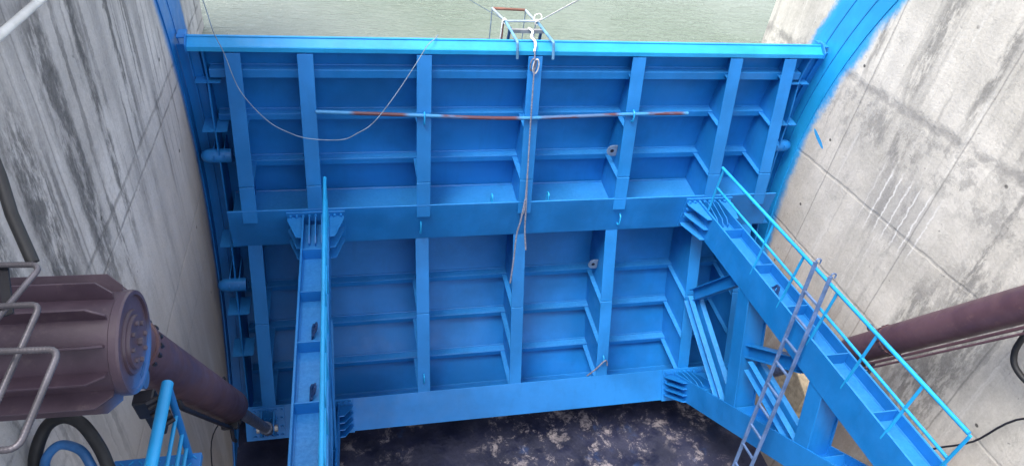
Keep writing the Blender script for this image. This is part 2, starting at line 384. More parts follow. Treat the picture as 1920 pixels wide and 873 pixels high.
# purlins: horizontal angles on the skin
for z in (-.27, -.92, -1.63, -3.60, -4.21, -4.80):
    g = MB(); hh = .105 if z > -.5 else .085; y0 = skin(z)-.002
    for x0, x1 in ((-3.82, 3.82),):
        g.box(x0, x1, y0-.125, y0, z-.012, z)
        g.box(x0, x1, y0-.137, y0-.125, z-hh, z)
        g.tube([(x0, y0-.006, z+.004), (x1, y0-.006, z+.004)], .013, 6)
    g.build('purlin', M_BLUE, gate, bevel=.006)
RIBX = [-3.535, -2.74, -1.37, 0, 1.37, 2.74, 3.535]
def ribfront(z):
    if z > -2.2: return .2413*z
    return -.446 + (z+2.515)*.4187
for x in RIBX:
    g = MB()
    for z0, z1 in ((-.02, -2.235), (-2.30, -4.86)):
        zz = [z0+(z1-z0)*i/14 for i in range(15)]
        fr = [(x-.007, ribfront(z)+.018 if z > -4.9 else -1.5+ (z+5.0)*.3+.2, z) for z in zz]
        g.strip(fr, [(x-.007, skin(z)-.001, z) for z in zz], (.014, 0, 0))
    wbo = g.build('rib', M_BLUE, gate)
    for z0, z1 in ((-.035, -1.62), (-1.63, -2.1), (-2.42, -3.55), (-3.56, -4.86)):
        g = MB(); th = Vector((0, .018, 0))
        d = .004 if z0 in (-1.63, -3.56) else 0
        g.strip([(x-.09, ribfront(z0)-d, z0), (x-.09, ribfront(z1)-d, z1)], [(x+.09, ribfront(z0)-d, z0), (x+.09, ribfront(z1)-d, z1)], th)
        g.build('flange', M_BLUE, wbo, bevel=BV)
    for z in (-.30, -.95, -1.66, -3.63, -4.24, -4.83):
        y1 = skin(z)-.13; y0 = ribfront(z)+.02
        if y1-y0 < .05: continue
        for s in (-1, 1):
            g = MB(); g.prism([(x+s*.008, y1+.10, z), (x+s*.078, y1+.0, z), (x+s*.070, y0, z-.02), (x+s*.008, y0, z-.02)], (0, 0, .012))
            g.prism([(x+s*.008, y1, z-.004), (x+s*.008, y0, z-.024), (x+s*.008, y0+.05, z-.12)], (s*.01, 0, 0))
            g.build('stiffener', M_BLUE, wbo)

def hbar(p0, p1, half, height, tf=.022, mat=M_BLUE, webmat=None, name='beam', parent=None, side=(1,0,0)):
    pass
# middle beam
def cross_beam(name, top, bot, half):
    t = Vector((0, bot[0]-top[0], bot[1]-top[1])).normalized(); nrm = Vector((0, -t.z, t.y)); 
    if nrm.y > 0: nrm = -nrm
    o = None
    g = MB(); g.strip([(-half, top[0], top[1]), (-half, bot[0], bot[1])], [(half, top[0], top[1]), (half, bot[0], bot[1])], -nrm*.024)
    o = g.build(name, M_BLUE, gate, bevel=BV)
    mid = Vector((0, (top[0]+bot[0])/2, (top[1]+bot[1])/2))
    q = mid - nrm*.026; e = q.copy(); 
    while e.y < skin(e.z)-.01: e -= nrm*.01
    g = MB(); g.bar((-half+.01, (q.y+e.y)/2, (q.z+e.z)/2), (half-.01, (q.y+e.y)/2, (q.z+e.z)/2), (e-q).length, .02, -nrm)
    wd = g.build('web', M_BLUE, o)
    g = MB(); ee = e + nrm*.03; g.tube([(-half+.01, ee.y, ee.z+.012), (half-.01, ee.y, ee.z+.012)], .014, 6); g.build('weld_bead', M_BLUE, o)
    return o, nrm, mid, t
mb_, n_mid, mid_c, t_mid = cross_beam('middle_beam', (-.475, -1.935), (-.452, -2.517), 3.80)
bb_, n_bot, bot_c, t_bot = cross_beam('bottom_beam', (-1.366, -4.695), (-1.622, -5.125), 3.86)

# arms
def arm(s, name, p0, p1, height, nst, webmat):
    xc = s*2.74; a = Vector((xc, *p0)); b = Vector((xc, *p1)); t = (b-a).normalized(); nrm = Vector((0, -t.z, t.y))
    if nrm.z < 0: nrm = -nrm
    WD = height*.36; g = MB(); g.bar(a-nrm*WD, b-nrm*WD, .28, .016, (1, 0, 0))
    o = g.build(name, webmat, gate)
    for k in (-1, 1):
        g = MB(); dx = Vector((k*.153, 0, 0)); g.bar(a-nrm*height/2+dx, b-nrm*height/2+dx, .024, height, (1, 0, 0))
        g.build('flange', M_BLUE, o, bevel=BV)
        g = MB(); g.tube([a-nrm*(WD-.008)+dx*.90, b-nrm*(WD-.008)+dx*.90], .012, 6); g.build('weld_bead', M_BLUE, o)
    for d in nst:
        q = a+t*d; g = MB()
        g.bar(q-nrm*.012+Vector((-.1405, 0, 0)), q-nrm*.012+Vector((.1405, 0, 0)), .016, .002, t)
        g = MB(); g.bar(q-nrm*.006, q-nrm*(WD-.009), .281, .016, (1, 0, 0)); g.build('stiffener', M_BLUE, o, bevel=.003)
        g = MB(); g.bar(q-nrm*(WD+.009), q-nrm*(height-.02), .281, .014, (1, 0, 0)); g.build('stiffener', M_BLUE, o)
    return o, a, t, nrm
U = {}; Lw = {}
for s in (-1, 1):
    U[s] = arm(s, 'upper_arm', (-.505, -2.00), (-6.30, -1.305), .43, [.75, 1.56, 2.38, 3.2, 4.02, 4.85], M_BLUE_DUSTY_LIT if s < 0 else M_BLUE)
    Lw[s] = arm(s, 'lower_arm', (-1.43, -4.72), (-5.60, -1.62), .36, [.9, 1.8, 2.7, 3.6], M_BLUE)
    # arm-to-beam joints: end plate, bolts, stacked side gussets, upright fins
    for (o_, a_, t_, n_, face, hgt, nstack) in ((U[s][0], U[s][1], U[s][2], U[s][3], (mid_c, n_mid, t_mid), .43, 3), (Lw[s][0], Lw[s][1], Lw[s][2], Lw[s][3], (bot_c, n_bot, t_bot), .36, 4)):
        fc, fn, ft = face; xc = s*2.74
        base = fc + fn*.012
        g = MB(); c0 = base + ft*-.26 + Vector((xc, 0, 0)); c1 = base + ft*.26 + Vector((xc, 0, 0))
        g.bar(c0, c1, .72, .022, (1, 0, 0)); jp = g.build('joint_plate', M_BLUE, o_, bevel=.003)
        spots = [(-.215, xc-.31+.62*k/8) for k in range(9)] + [(r_, xc+sd*.31) for sd in (-1, 1) for r_ in (-.08, .06, .2)]
        for r_, bx in spots:
            q = base + ft*r_ + Vector((bx, 0, 0)); MB().tube([q+fn*.011, q+fn*.05], .019, 6).build('bolt', M_BLUE, o_)
        for sd in (-1, 1):
            for k in range(nstack):
                off = -n_*(.03+ (hgt-.06)*k/(nstack-1)) 
                p = a_ + off; x0 = sd*.166; st = (base+fn*.012 - p).dot(fn)/t_.dot(fn)
                q0 = p + t_*st
                A = q0+Vector((x0, 0, 0)); B = q0+Vector((sd*.345, 0, 0))
                Cc = q0+Vector((sd*.35, 0, 0))+t_*.07; D = q0+Vector((sd*.235, 0, 0))+t_*.46; E_ = q0+Vector((x0, 0, 0))+t_*.47
                g = MB(); g.prism([A, B, Cc, D, E_], -n_*.014); g.build('gusset_plate', M_BLUE, o_, bevel=.003)
        for k in (-1, 0, 1):
            p = a_ + Vector((k*.075-.007, 0, 0)); st = (base+fn*.012-p).dot(fn)/t_.dot(fn); q0 = p+t_*st
            top = q0+n_*.0
            g = MB(); g.prism([top, top+t_*.10+n_*.02, top+t_*.42-n_*.04, top+t_*.5-n_*.10, top+t_*.5-n_*(hgt*.36-.009), top-n_*(hgt*.36-.009)], (.014, 0, 0))
            g.build('fin', M_BLUE, o_)
    # columns and bracing between upper and lower arm
    def column(y0, z0, y1, z1, d):
        a = Vector((s*2.74, y0, z0)); b = Vector((s*2.74, y1, z1)); t = (b-a).normalized(); q = Vector((0, -t.z, t.y))
        g = MB(); g.bar(a, b, .27, d-.05, (1, 0, 0)); o = g.build('column', M_BLUE, gate)
        for k in (-1, 1):
            g = MB(); g.bar(a+Vector((k*.146, 0, 0)), b+Vector((k*.146, 0, 0)), .02, d, (1, 0, 0)); g.build('flange', M_BLUE, o, bevel=BV)
        return o
    column(-2.12, -2.235, -2.80, -3.86, .26)
    column(-3.80, -2.03, -4.06, -2.93, .24)
    def brace(y0, z0, y1, z1, kind):
        a = Vector((s*2.72, y0, z0)); b = Vector((s*2.72, y1, z1)); t = (b-a).normalized(); q = Vector((0, -t.z, t.y))
        if q.z < 0: q = -q
        g = MB()
        if kind == 'I':
            g.bar(a, b, .012, .15, (1, 0, 0)); g.bar(a+q*.08, b+q*.08, .14, .012, (1, 0, 0)); g.bar(a-q*.08, b-q*.08, .14, .012, (1, 0, 0))
        else:
            for k in (-1, 1):
                g.bar(a+q*.0+Vector((k*.045, 0, 0)), b+Vector((k*.045, 0, 0)), .012, .15, (1, 0, 0))
                for h in (-1, 1):
                    g.bar(a+q*h*.081+Vector((k*.077, 0, 0)), b+q*h*.081+Vector((k*.077, 0, 0)), .076, .012, (1, 0, 0))
        g.build('brace', M_BLUE, gate, bevel=.003)
    brace(-.98, -3.44, -1.76, -2.36, 'I')
    brace(-.98, -3.50, -2.62, -4.02, 'C')
    brace(-2.52, -2.93, -3.42, -2.14, 'I')
    brace(-2.70, -3.0, -3.90, -2.98, 'C')
    # handrail on the inner flange of the upper arm
    o_, a_, t_, n_ = U[s]; hx = s*2.587
    P = lambda y, h: Vector((hx, y, a_.z + (y-a_.y)*t_.z/t_.y + h))
    hr = MB().tube([P(-.75, .72), P(-5.30, .72)], .021, 10).build('handrail', M_BLUE_LIGHT, gate, smooth=True)
    g = MB(); g.tube([P(-.78, .41), P(-5.30, .36)], .017, 10); g.build('mid_rail', M_BLUE_LIGHT, hr, smooth=True)
    for y in (-.77, -2.10, -2.76, -3.41, -4.07, -4.73, -5.30):
        g = MB(); g.tube([P(y, -.12), P(y-.02, .715 if y != -.77 else .71)], .016, 8); g.build('post', M_BLUE_LIGHT, hr, smooth=True)
    # ram bracket at the end of the bottom beam
    xb = s*3.55; g = MB()
    p = bot_c + n_bot*.014
    g.bar(p+t_bot*-.235+Vector((xb, 0, 0)), p+t_bot*.235+Vector((xb, 0, 0)), .44, .024, (1, 0, 0))
    br = g.build('ram_bracket', M_BLUE, gate, bevel=BV)
    for i in range(6):
        for j in range(4):
            q = p+Vector((xb-.18+.072*i, 0, 0))+t_bot*(-.19+.125*j); MB().tube([q+n_bot*.012, q+n_bot*.045], .02, 6).build('bolt', M_BLUE, br)
    for k in (-1, 1):
        g = MB(); q = p+Vector((xb+k*.085-.012, 0, 0))+n_bot*.012
        g.prism([q+t_bot*-.2, q+n_bot*.2+t_bot*-.09, q+n_bot*.24, q+n_bot*.2+t_bot*.09, q+t_bot*.2], (.024, 0, 0)); g.build('clevis_ear', M_BLUE, br, bevel=.003)
    # side plate with tabs and guide rollers
    xs = s*3.85
    fr = [(.02, -.02), (.08, -.38), (-.01, -.85), (-.08, -1.58), (-.2, -2.35), (-.47, -3.12), (-.78, -3.92), (-1.06, -4.65), (-1.24, -5.3)]
    zz = [(y, z) for y, z in fr]
    g = MB(); g.strip([(xs-.006, y, z) for y, z in zz], [(xs-.006, skin(z)-.001, z) for y, z in zz], (.012, 0, 0))
    g.tube([(xs, y, z) for y, z in zz], .011, 6)
    sp_ = g.build('side_plate', M_BLUE, gate)
    for (z, y0, w0) in ((-.42, .06, .20), (-1.02, -.04, .20), (-2.62, -.30, .22), (-3.55, -.64, .2), (-4.15, -.86, .2)):
        for k in (-1, 1):
            g = MB(); x0 = xs+k*.008; x1 = xs+k*.14
            g.prism([(x0, y0-.03, z), (x1, y0-.03, z), (x1+.02*0, y0+w0+.1, z), (x0, y0+w0+.1, z)], (0, 0, -.012))
            g.build('tab', M_BLUE, sp_)
    for z in (-1.42, -3.15):
        y0 = skin(z)-.42 if z > -2 else skin(z)-.75
        g = MB(); pts = []
        c = Vector((s*3.90, y0+.10, z))
        P_ = [c+Vector((s*q, 0, 0)) for q in (.17, .155, .11, .05, -.19)]
        g.tube(P_, [.02, .055, .082, .09, .09], 18)
        ro = g.build('guide_roller', M_BLUE, gate, smooth=True)
        for k in (-.10, .02):
            g = MB(); g.prism([c+Vector((s*k, .05, -.07)), c+Vector((s*k, -.10, -.02)), c+Vector((s*k, -.10, .05)), c+Vector((s*k, .05, .10)), c+Vector((s*k, .42, .11)), c+Vector((s*k, .42, -.11))], (.012, 0, 0)); g.build('roller_cheek', M_BLUE, ro)
    g = MB(); zz2 = [-5.4+5.42*i/30 for i in range(31)]
    g.strip([(s*4.0, skin(z)-.09, z) for z in zz2], [(s*4.0, skin(z)+.03, z) for z in zz2], (s*.018, 0, 0))
    g.strip([(s*3.90, skin(z)-.03, z) for z in zz2], [(s*4.12, skin(z)-.03, z) for z in zz2], (0, -.02, 0))
    g.build('side_seal', M_BLUE, gate)

# pad eyes lying in the arm troughs, small hooks and lugs
M_EYE = plain('dark_blue_eye', (.006, .04, .14), .5)
def padeye(o, a, t, n, d, dx, mat):
    q = a+t*d - n*(.43*.36-.009)+Vector((dx, 0, 0)); g = MB()
    f = [q-t*.10+n*.0, q-t*.03+n*.125, q+t*.03+n*.125, q+t*.10]; h = Vector((-.009, 0, 0)); tilt = Vector((.05, 0, 0))
    f = [p + tilt*((p-q).dot(n)/.125) for p in f]
    c = q+n*.07+tilt*.5; ring = [c+t*(.04*math.cos(2*math.pi*k/14))+(n*.94+Vector((.33, 0, 0)))*(.04*math.sin(2*math.pi*k/14)) for k in range(14)]
    g.tube(ring, .016, 8, closed=True)
    g.prism([f[0], f[1], f[1]+t*.025, f[0]+t*.06], h*2); g.prism([f[3], f[2], f[2]-t*.025, f[3]-t*.06], h*2); g.prism([f[0], f[0]+n*.045+tilt*.3, f[3]+n*.045+tilt*.3, f[3]], h*2)
    g.build('pad_eye', mat, o)
padeye(*U[1], 1.98, -.05, M_EYE); padeye(*U[1], 2.72, -.02, M_BLUE)
padeye(*U[-1], 2.10, -.0, M_EYE); padeye(*U[-1], 2.98, -.0, M_EYE)
def hook(x, y, z, h=.11, mat=M_BLUE_LIGHT):
    g = MB(); pts = [(x, y+.03, z-h*.5), (x, y-.05, z-h*.5), (x, y-.07, z), (x, y-.05, z+h*.5), (x, y+.0, z+h*.55)]
    g.tube(round_path(pts, .05), .011, 8); g.build('hook_lug', mat, gate, smooth=True)
for x, z in ((-1.37, -.78), (1.37, -.77)): hook(x, ribfront(z)-.01, z, .15)
hook(-1.37, ribfront(-4.45)-.01, -4.5, .16); hook(1.37, ribfront(-4.4)-.01, -4.45, .16)
for x in (-1.40, 1.42): hook(x, -.47, -2.32+ .02, .17)
for x in (-.45, .33):
    g = MB(); g.tube(round_path([(x, -.45, -1.95), (x, -.45, -1.84), (x, -.37, -1.84), (x, -.37, -1.97)], .04), .011, 8); g.build('hook_lug', M_BLUE_LIGHT, gate, smooth=True)
def eyeplate(x, y, z):
    n = 16; R_ = .085
    out = [(x-R_*math.sin(math.pi*k/n), y, z+R_*math.cos(math.pi*k/n)) for k in range(n+1)]
    g = MB(); g.prism([(x+.06, y, z+R_)]+out+[(x+.06, y, z-R_)], (0, .012, 0)); o = g.build('eye_plate', M_EYEPLATE, gate)
    g = MB(); g.tube([(x-.01, y+.004, z), (x-.01, y-.0015, z)], .027, 14); g.build('eye_hole', M_DARK, o)
M_EYEPLATE = plain('grey_primer', (.16, .24, .36), .6)
eyeplate(1.37-.075, -.02, -1.44); eyeplate(1.37-.075, -.30, -3.33)

def at(u, v, d): return CAM + (r2*((u-960)/FPX) - u2*((v-436.5)/FPX) + FWD)*d

# ------------------------------------------------------------------ rams
def ram(s, label):
    A = Vector((s*3.55, -4.5, -.05)); B = Vector((s*3.55, -3.15, -2.30)); d = (B-A).normalized()
    end = Vector((s*3.55, 0, 0)) + bot_c + n_bot*.2
    root = empty('hydraulic_cylinder', end, label, 'cylinder', 'gate lifting cylinders')
    up = -d
    top = A + up*(1.05 if s < 0 else 2.6)
    nrm = Vector((0, d.z, -d.y));                       # downstream side, below
    if nrm.y > 0: nrm = -nrm
    g = MB(); g.tube([top, A, B-d*.06, B-d*.02, B], [.165, .165, .165, .16, .13], 32); g.build('barrel', M_BROWN, root, smooth=True)
    g = MB(); fq = A + up*.86; g.tube([fq, fq+d*.04], .178, 32)
    if s < 0: fl = g.build('flange_ring', M_BROWN, root, smooth=True)
    else:
        g = MB(); q = B-d*.75; g.tube([q, q+d*.03], .175, 32); fl = g.build('flange_ring', M_BROWN, root, smooth=True)
    g = MB(); sd = Vector((1, 0, 0)); a_ = sd; b_ = d.cross(a_)
    for k in range(20):
        an = 2*math.pi*k/20; c0 = (fq if s < 0 else B-d*.75)+(a_*math.cos(an)+b_*math.sin(an))*(.172 if s < 0 else .172); g.tube([c0+d*.03, c0+d*.085] if s < 0 else [c0, c0+d*.04], .014 if s < 0 else .008, 6)
    g.build('bolt_ring', M_DARK, fl)
    g = MB(); g.tube([B+d*.0, B+d*.10, B+d*.11, end-d*.22, end-d*.21, end+d*.06], [.10, .10, .064, .064, .086, .086], 24)
    g.build('rod', plain('dull_rod', (.12, .14, .2), .5, .3, .4, 14), root, smooth=True)
    g = MB(); g.tube([end-Vector((.14, 0, 0)), end+Vector((.14, 0, 0))], .05, 16); g.build('pivot_pin', M_STEEL, root, smooth=True)
    low = (B - A).length
    side = Vector((-s*.05, 0, 0))
    off = nrm*.215 + Vector((-s*.02, 0, 0))
    if s < 0:
        pts = [A+d*.35+nrm*.14, A+d*.42+off, B-d*.35+off, B-d*.12+off*.95, B-d*.06+off*1.5, B+d*.08+off*1.5]
        g = MB(); g.tube(round_path(pts, .06), .020, 10); g.build('oil_pipe', M_DARK, root, smooth=True)
    else:
        for e, rr in ((0, .016), (.055, .012)):
            o2 = nrm*(.20+e) + Vector((-s*(.06+e), 0, 0))
            pts = [top+o2, B-d*.35+o2, B-d*.22+o2*.8, B-d*.16+nrm*.12]
            g = MB(); g.tube(round_path(pts, .05), rr, 10); g.build('oil_pipe', M_BROWN, root, smooth=True)
        pts = [B-d*.10+nrm*.15, B-d*.02+nrm*.28+Vector((-.05, 0, 0)), B-d*.10+nrm*.36+Vector((-.09, 0, 0)), B-d*.25+nrm*.34+Vector((-.08, 0, 0)), B-d*.35+nrm*.2]
        g = MB(); g.tube(smooth_path(pts), .022, 10); g.build('hose_loop', M_DARK, root, smooth=True)
    q = B-d*.05+nrm*.17
    g = MB(); g.bar(q-d*.06, q+d*.06, .16, .1, (1, 0, 0)); g.tube([q-nrm*.02+Vector((.1, 0, 0)), q-nrm*.02-Vector((.1, 0, 0))], .035, 12)
    g.build('port_block', M_DARK, root, bevel=.01)
    q = B-d*.45-nrm*.165
    g = MB(); g.tube([q+d*(.04*math.cos(2*math.pi*k/16))-nrm*(.03+.04*math.sin(2*math.pi*k/16)) for k in range(16)], .012, 8, closed=True); g.build('lifting_eye', M_DARK, root, smooth=True)
    return root
ram(-1, 'dark brown hydraulic cylinder running down beside the finned drum to the gate corner')
ram(1, 'long reddish brown hydraulic cylinder with thin pipes beneath, crossing in front of the pale wall')

# ------------------------------------------------------------------ finned drum
DK = 3.3/3.6; DC = at(255, 640, 3.3); DA = (r2*.98 + u2*.03 + FWD*.195).normalized()
DU = (Vector((0, 0, 1)) - DA*DA.z).normalized(); DV = DA.cross(DU)
drum = empty('finned_drum', DC - DU*.31, 'purple brown drum with lengthwise fins and a bolted round end cap, beside the left wall', 'drum')
pp = lambda l, r, a: DC + (DA*l + (DU*math.cos(a)+DV*math.sin(a))*r)*DK
def ring(g, prof, n=48):
    k = len(prof)
    vs = [pp(l, r, 2*math.pi*j/n) for l, r in prof for j in range(n)]
    fs = [(i*n+j, i*n+(j+1)%n, (i+1)*n+(j+1)%n, (i+1)*n+j) for i in range(k-1) for j in range(n)]
    return g.add(vs, fs)
g = MB(); ring(g, [(-1.05, .255), (-.05, .255), (-.045, .262), (-.012, .262)]); g.build('shell', M_DRUM, drum, smooth=True)
g = MB(); ring(g, [(-.012, .262), (.0, .258), (.0, .238), (-.014, .234), (-.014, .165), (-.002, .160), (-.002, .138), (.012, .134), (.012, .0005)])
cap = g.build('end_cap', M_DRUM, drum, smooth=True)
for k in range(8):
    an = 2*math.pi*(k+.5)/8; q = pp(.012, .098, an)
    g = MB(); g.tube([q-DA*.004, q+DA*.012], .0115, 6); g.build('bolt', plain('bolt_grey', (.13, .10, .12), .5, .2) if k == 0 else bpy.data.materials['bolt_grey'], cap)
g = MB(); g.tube([DC+DA*.008, DC+DA*.03], .018, 6); g.build('bolt', bpy.data.materials['bolt_grey'], cap)
for k in range(12):
    an = 2*math.pi*(k+.5)/12; e = (DU*math.cos(an)+DV*math.sin(an)); tn = (-DU*math.sin(an)+DV*math.cos(an))*.005
    g = MB(); g.prism([pp(-1.05, .25, an)-tn, pp(-.06, .25, an)-tn, pp(-.06, .285, an)-tn, pp(-.13, .345, an)-tn, pp(-1.05, .345, an)-tn], tn*2)
    g.build('fin', M_DRUM, drum, bevel=.002)
g = MB(); q = DC-DU*.265-DA*.03; g.tube([q-DA*.02, q+DA*.02], .05, 14); g.bar(q, q+DU*.08, .04, .08, DA); g.build('lug', plain('lug_blue', (.03, .10, .26), .5), drum, smooth=True)
# dark pivot block under the drum
mt = empty('pivot_bracket', (-3.45, -4.86, .2), 'dark greasy pivot bracket below the round end cap of the drum', 'bracket')
q = at(268, 742, 3.80); q2 = at(304, 806, 4.0)
g = MB(); g.bar(q, q.lerp(q2, .45), .11, .09, (1, 0, 0)); g.bar(q.lerp(q2, .4), q2, .07, .07, (1, 0, 0)); g.build('block', M_DARK, mt, bevel=.012)
for k in range(5):
    g = MB(); c = q.lerp(q2, .02+.17*k)+Vector((.05, -.03, .015*(k % 2))); g.tube([c-Vector((.03, .02, 0)), c+Vector((.045, .02, .02*(k % 3)))], .017+.004*(k % 2), 10); g.build('grease_fitting', M_DARK, mt, smooth=True)
# ------------------------------------------------------------------ service platform, bottom left
pf = empty('service_platform', (-3.42, -6.3, -.05), 'light blue checker plate platform with guard rail, lower left corner', 'platform')
g = MB(); g.box(-3.72, -3.24, -7.4, -5.17, -.10, -.05); g.build('deck_plate', blue_paint('blue_checker', (.012, .17, .5)), pf, bevel=.004)
g = MB()
for i in range(9):
    for j in range(34):
        c = Vector((-3.70+.05*i+(.0 if j % 2 else .025), -5.2-.05*j, -.049)); d = Vector((1, 1 if (i+j) % 2 else -1, 0)).normalized()
        g.bar(c-d*.015, c+d*.015, .007, .006, (0, 0, 1))
g.build('tread_pattern', M_BLUE_LIGHT, pf)
PB = Vector((-3.305, -5.19, -.05))
gr = MB().tube([PB, PB+Vector((0, 0, .67))], .020, 12).build('guard_rail', M_BLUE, pf, smooth=True)
g = MB(); g.tube([PB+Vector((0, .008, .68)), PB+Vector((0, -2.0, .68))], .031, 14); g.build('top_rail', M_BLUE_LIGHT, gr, smooth=True)
for h in (.42, .24, .10):
    g = MB(); g.tube([PB+Vector((0, 0, h)), PB+Vector((0, -2.0, h))], .0115, 10); g.build('mid_rail', M_BLUE_LIGHT, gr, smooth=True)

# hoses under the drum
def hose(name, pts, r, mat, label):
    o = MB().tube(smooth_path(pts, 8), r, 12).build(name, mat, smooth=True); return tag(o, label, 'hose')
hose('black_hose', [(-4.09, -5.22, -.2), (-4.10, -5.20, .05), (-4.03, -5.10, .22), (-3.93, -5.08, .285), (-3.83, -5.12, .27), (-3.74, -5.22, .19), (-3.69, -5.31, .10), (-3.66, -5.4, -.1)], .035, M_BLACK, 'thick black rubber hose arching over the blue hose below the drum')
hose('blue_hose', [(-4.04, -5.26, -.15), (-4.03, -5.24, .09), (-3.95, -5.19, .18), (-3.84, -5.22, .165), (-3.78, -5.29, .10), (-3.74, -5.35, -.1)], .026, M_HOSE, 'blue painted hose curving under the black hose, below the drum')
hose('return_hose', [(3.95, -4.35, -.35), (3.92, -4.39, -.66), (3.92, -4.42, -.87), (3.94, -4.51, -1.0), (3.98, -4.70, -1.04), (4.0, -5.0, -.95)], .03, M_BLACK, 'dark hose sagging against the pale wall at the right edge')
# loose wire on the right wall
w_ = MB().tube(smooth_path([(4.06, -5.6, -.6), (4.05, -4.85, -1.36), (4.04, -4.62, -2.1), (4.0, -4.40, -2.55), (3.98, -4.35, -2.72)], 6), .011, 8).build('wall_wire', M_DARK, smooth=True)
tag(w_, 'thin dark wire trailing down the pale wall past the handrail end', 'wire')
w_ = MB().tube(smooth_path([(-3.60, -3.2, -2.35), (-3.66, -2.9, -2.7), (-3.9, -2.9, -3.2), (-4.0, -2.95, -4.2)], 6), .007, 8).build('hanging_wire', M_DARK, smooth=True)
tag(w_, 'thin dark wire hanging from the lower end of the left cylinder', 'wire')

# ------------------------------------------------------------------ rebar step ladder close to the camera, left
rl = empty('rebar_ladder', at(20, 500, 2.55), 'bent ribbed rebar step irons on a dark post, close up at left edge', 'ladder')
g = MB(); g.tube([at(-60, 180, 2.6), at(0, 330, 2.6), at(22, 402, 2.6), at(62, 492, 2.6)], .022, 12); g.build('post', M_BLACK, rl, smooth=True)
def rebar(pts, r, rad):
    P = resample(round_path([at(*p) for p in pts], rad, 8), .004)
    rr = [r*(1.0 + (.055 if (i % 3) == 0 else -.02)) for i in range(len(P))]
    return MB().tube(P, rr, 10)
rebar([(-80, 497, 2.55), (66, 496, 2.55), (72, 505, 2.54), (0, 590, 2.4), (-60, 670, 2.3)], .0105, .02).build('step_iron', M_REBAR, rl, smooth=True)
rebar([(-80, 578, 2.4), (76, 570, 2.4), (2, 735, 2.25), (-40, 830, 2.2)], .0105, .035).build('step_iron', M_REBAR, rl, smooth=True)
rebar([(-80, 661, 2.25), (112, 654, 2.25), (34, 842, 2.05), (-60, 846, 2.05)], .0105, .04).build('step_iron', M_REBAR, rl, smooth=True)
g = MB(); a, b = at(6, 500, 2.57), at(16, 590, 2.5); g.bar(a, b, .035, .008, r2); g.build('flat_strap', M_DARK, rl)
o = MB().tube([Vector((-3.99, -6.4, 2.37)), Vector((-3.99, -3.99, 2.075)), Vector((-3.99, -1.0, 1.71))], .024, 14).build('white_pipe', M_WHITE, smooth=True)
tag(o, 'white painted pipe rail along the grey wall, upper left corner', 'pipe')

# ------------------------------------------------------------------ loose things on the gate
pts = [(-2.66, ribfront(-.68)-.035, -.68), (-1.37, ribfront(-.74)-.035, -.735), (-.6, ribfront(-.77)-.035, -.77), (-.05, ribfront(-.78)-.035, -.775), (.6, ribfront(-.76)-.035, -.76), (1.37, ribfront(-.735)-.035, -.735), (2.15, ribfront(-.73)-.035, -.73)]
o = MB().tube(smooth_path(pts, 6), .024, 12).build('long_pipe', M_PIPE, smooth=True)
tag(o, 'long thin red pipe patched with blue paint, hung across the upper ribs', 'pipe')

def onrib(u, v, off):                      # point on the plane of the upper rib flanges, used only to space the slack lines
    d = (r2*((u-960)/FPX) - u2*((v-436.5)/FPX) + FWD); n = Vector((0, 1, -.2415)); p0 = Vector((0, -off, 0))
    return CAM + d*((p0-CAM).dot(n)/d.dot(n))
cab = [(-4.1, .25, 2.1), (-3.90, .10, 1.2), (-3.747, .022, .566), (-3.679, -.059, .243), (-3.595, -.115, .02), (-3.471, -.217, -.388), (-3.213, -.301, -.725), (-2.986, -.338, -.872), (-2.748, -.358, -.953), (-2.377, -.363, -.971), (-2.186, -.344, -.895), (-1.992, -.312, -.768), (-1.734, -.232, -.45), (-1.481, -.139, -.078), (-1.346, -.03, .095), (-1.24, .09, .135), (-1.19, .2, .13)]
o = MB().tube(smooth_path(cab, 6), .0052, 8).build('slack_cable', M_CABLE, smooth=True)
tag(o, 'thin grey cable sagging in a loop across the upper left of the gate', 'cable')
rope = empty('mooring_rope', (0, .0, .2), 'worn grey rope hanging down the centre of the gate from the crest frame', 'rope')
mainp = [(-.02, .33, .17), (-.02, .14, .145), (-.033, -.035, .06), (-.027, -.10, -.121), (-.026, -.19, -.479), (-.02, -.30, -.955), (-.012, -.44, -1.528), (-.02, -.55, -1.942), (-.03, -.58, -2.05)]
g = MB(); g.tube(smooth_path(mainp, 6), .0095, 8); g.build('strand', M_ROPE, rope, smooth=True)
g = MB(); g.tube(smooth_path([(-.012, -.43, -1.50), (.0, -.53, -1.9), (.012, -.62, -2.3), (.045, -.70, -2.60)], 6), .012, 8); g.build('strand', M_ROPE, rope, smooth=True)
g = MB(); g.tube(smooth_path([(-.02, -.53, -1.85), (-.06, -.60, -2.15), (-.10, -.64, -2.37), (-.12, -.74, -2.75), (-.145, -.82, -3.11)], 6), .012, 8); g.build('strand', M_ROPE, rope, smooth=True)
for k, (dx, h) in enumerate(((-.03, .17), (.038, .20), (.01, .15))):
    g = MB(); c = Vector((-.03+dx*.6, -.085-.012*k, -.02))
    g.tube([c+Vector((dx*.9*math.sin(2*math.pi*i/20), -.01*math.cos(2*math.pi*i/20), -h/2+h/2*math.cos(2*math.pi*i/20))) for i in range(20)], .0095, 8, closed=True)
    g.build('knot_loop', M_ROPE_W if k == 1 else M_ROPE, rope, smooth=True)
g = MB(); g.tube(smooth_path([(-.045, .33, .18), (-.01, .25, .17), (-.045, .15, .15), (-.01, .05, .12), (-.04, -.045, .05)], 6), .014, 8); g.build('hitch', M_ROPE_W, rope, smooth=True)

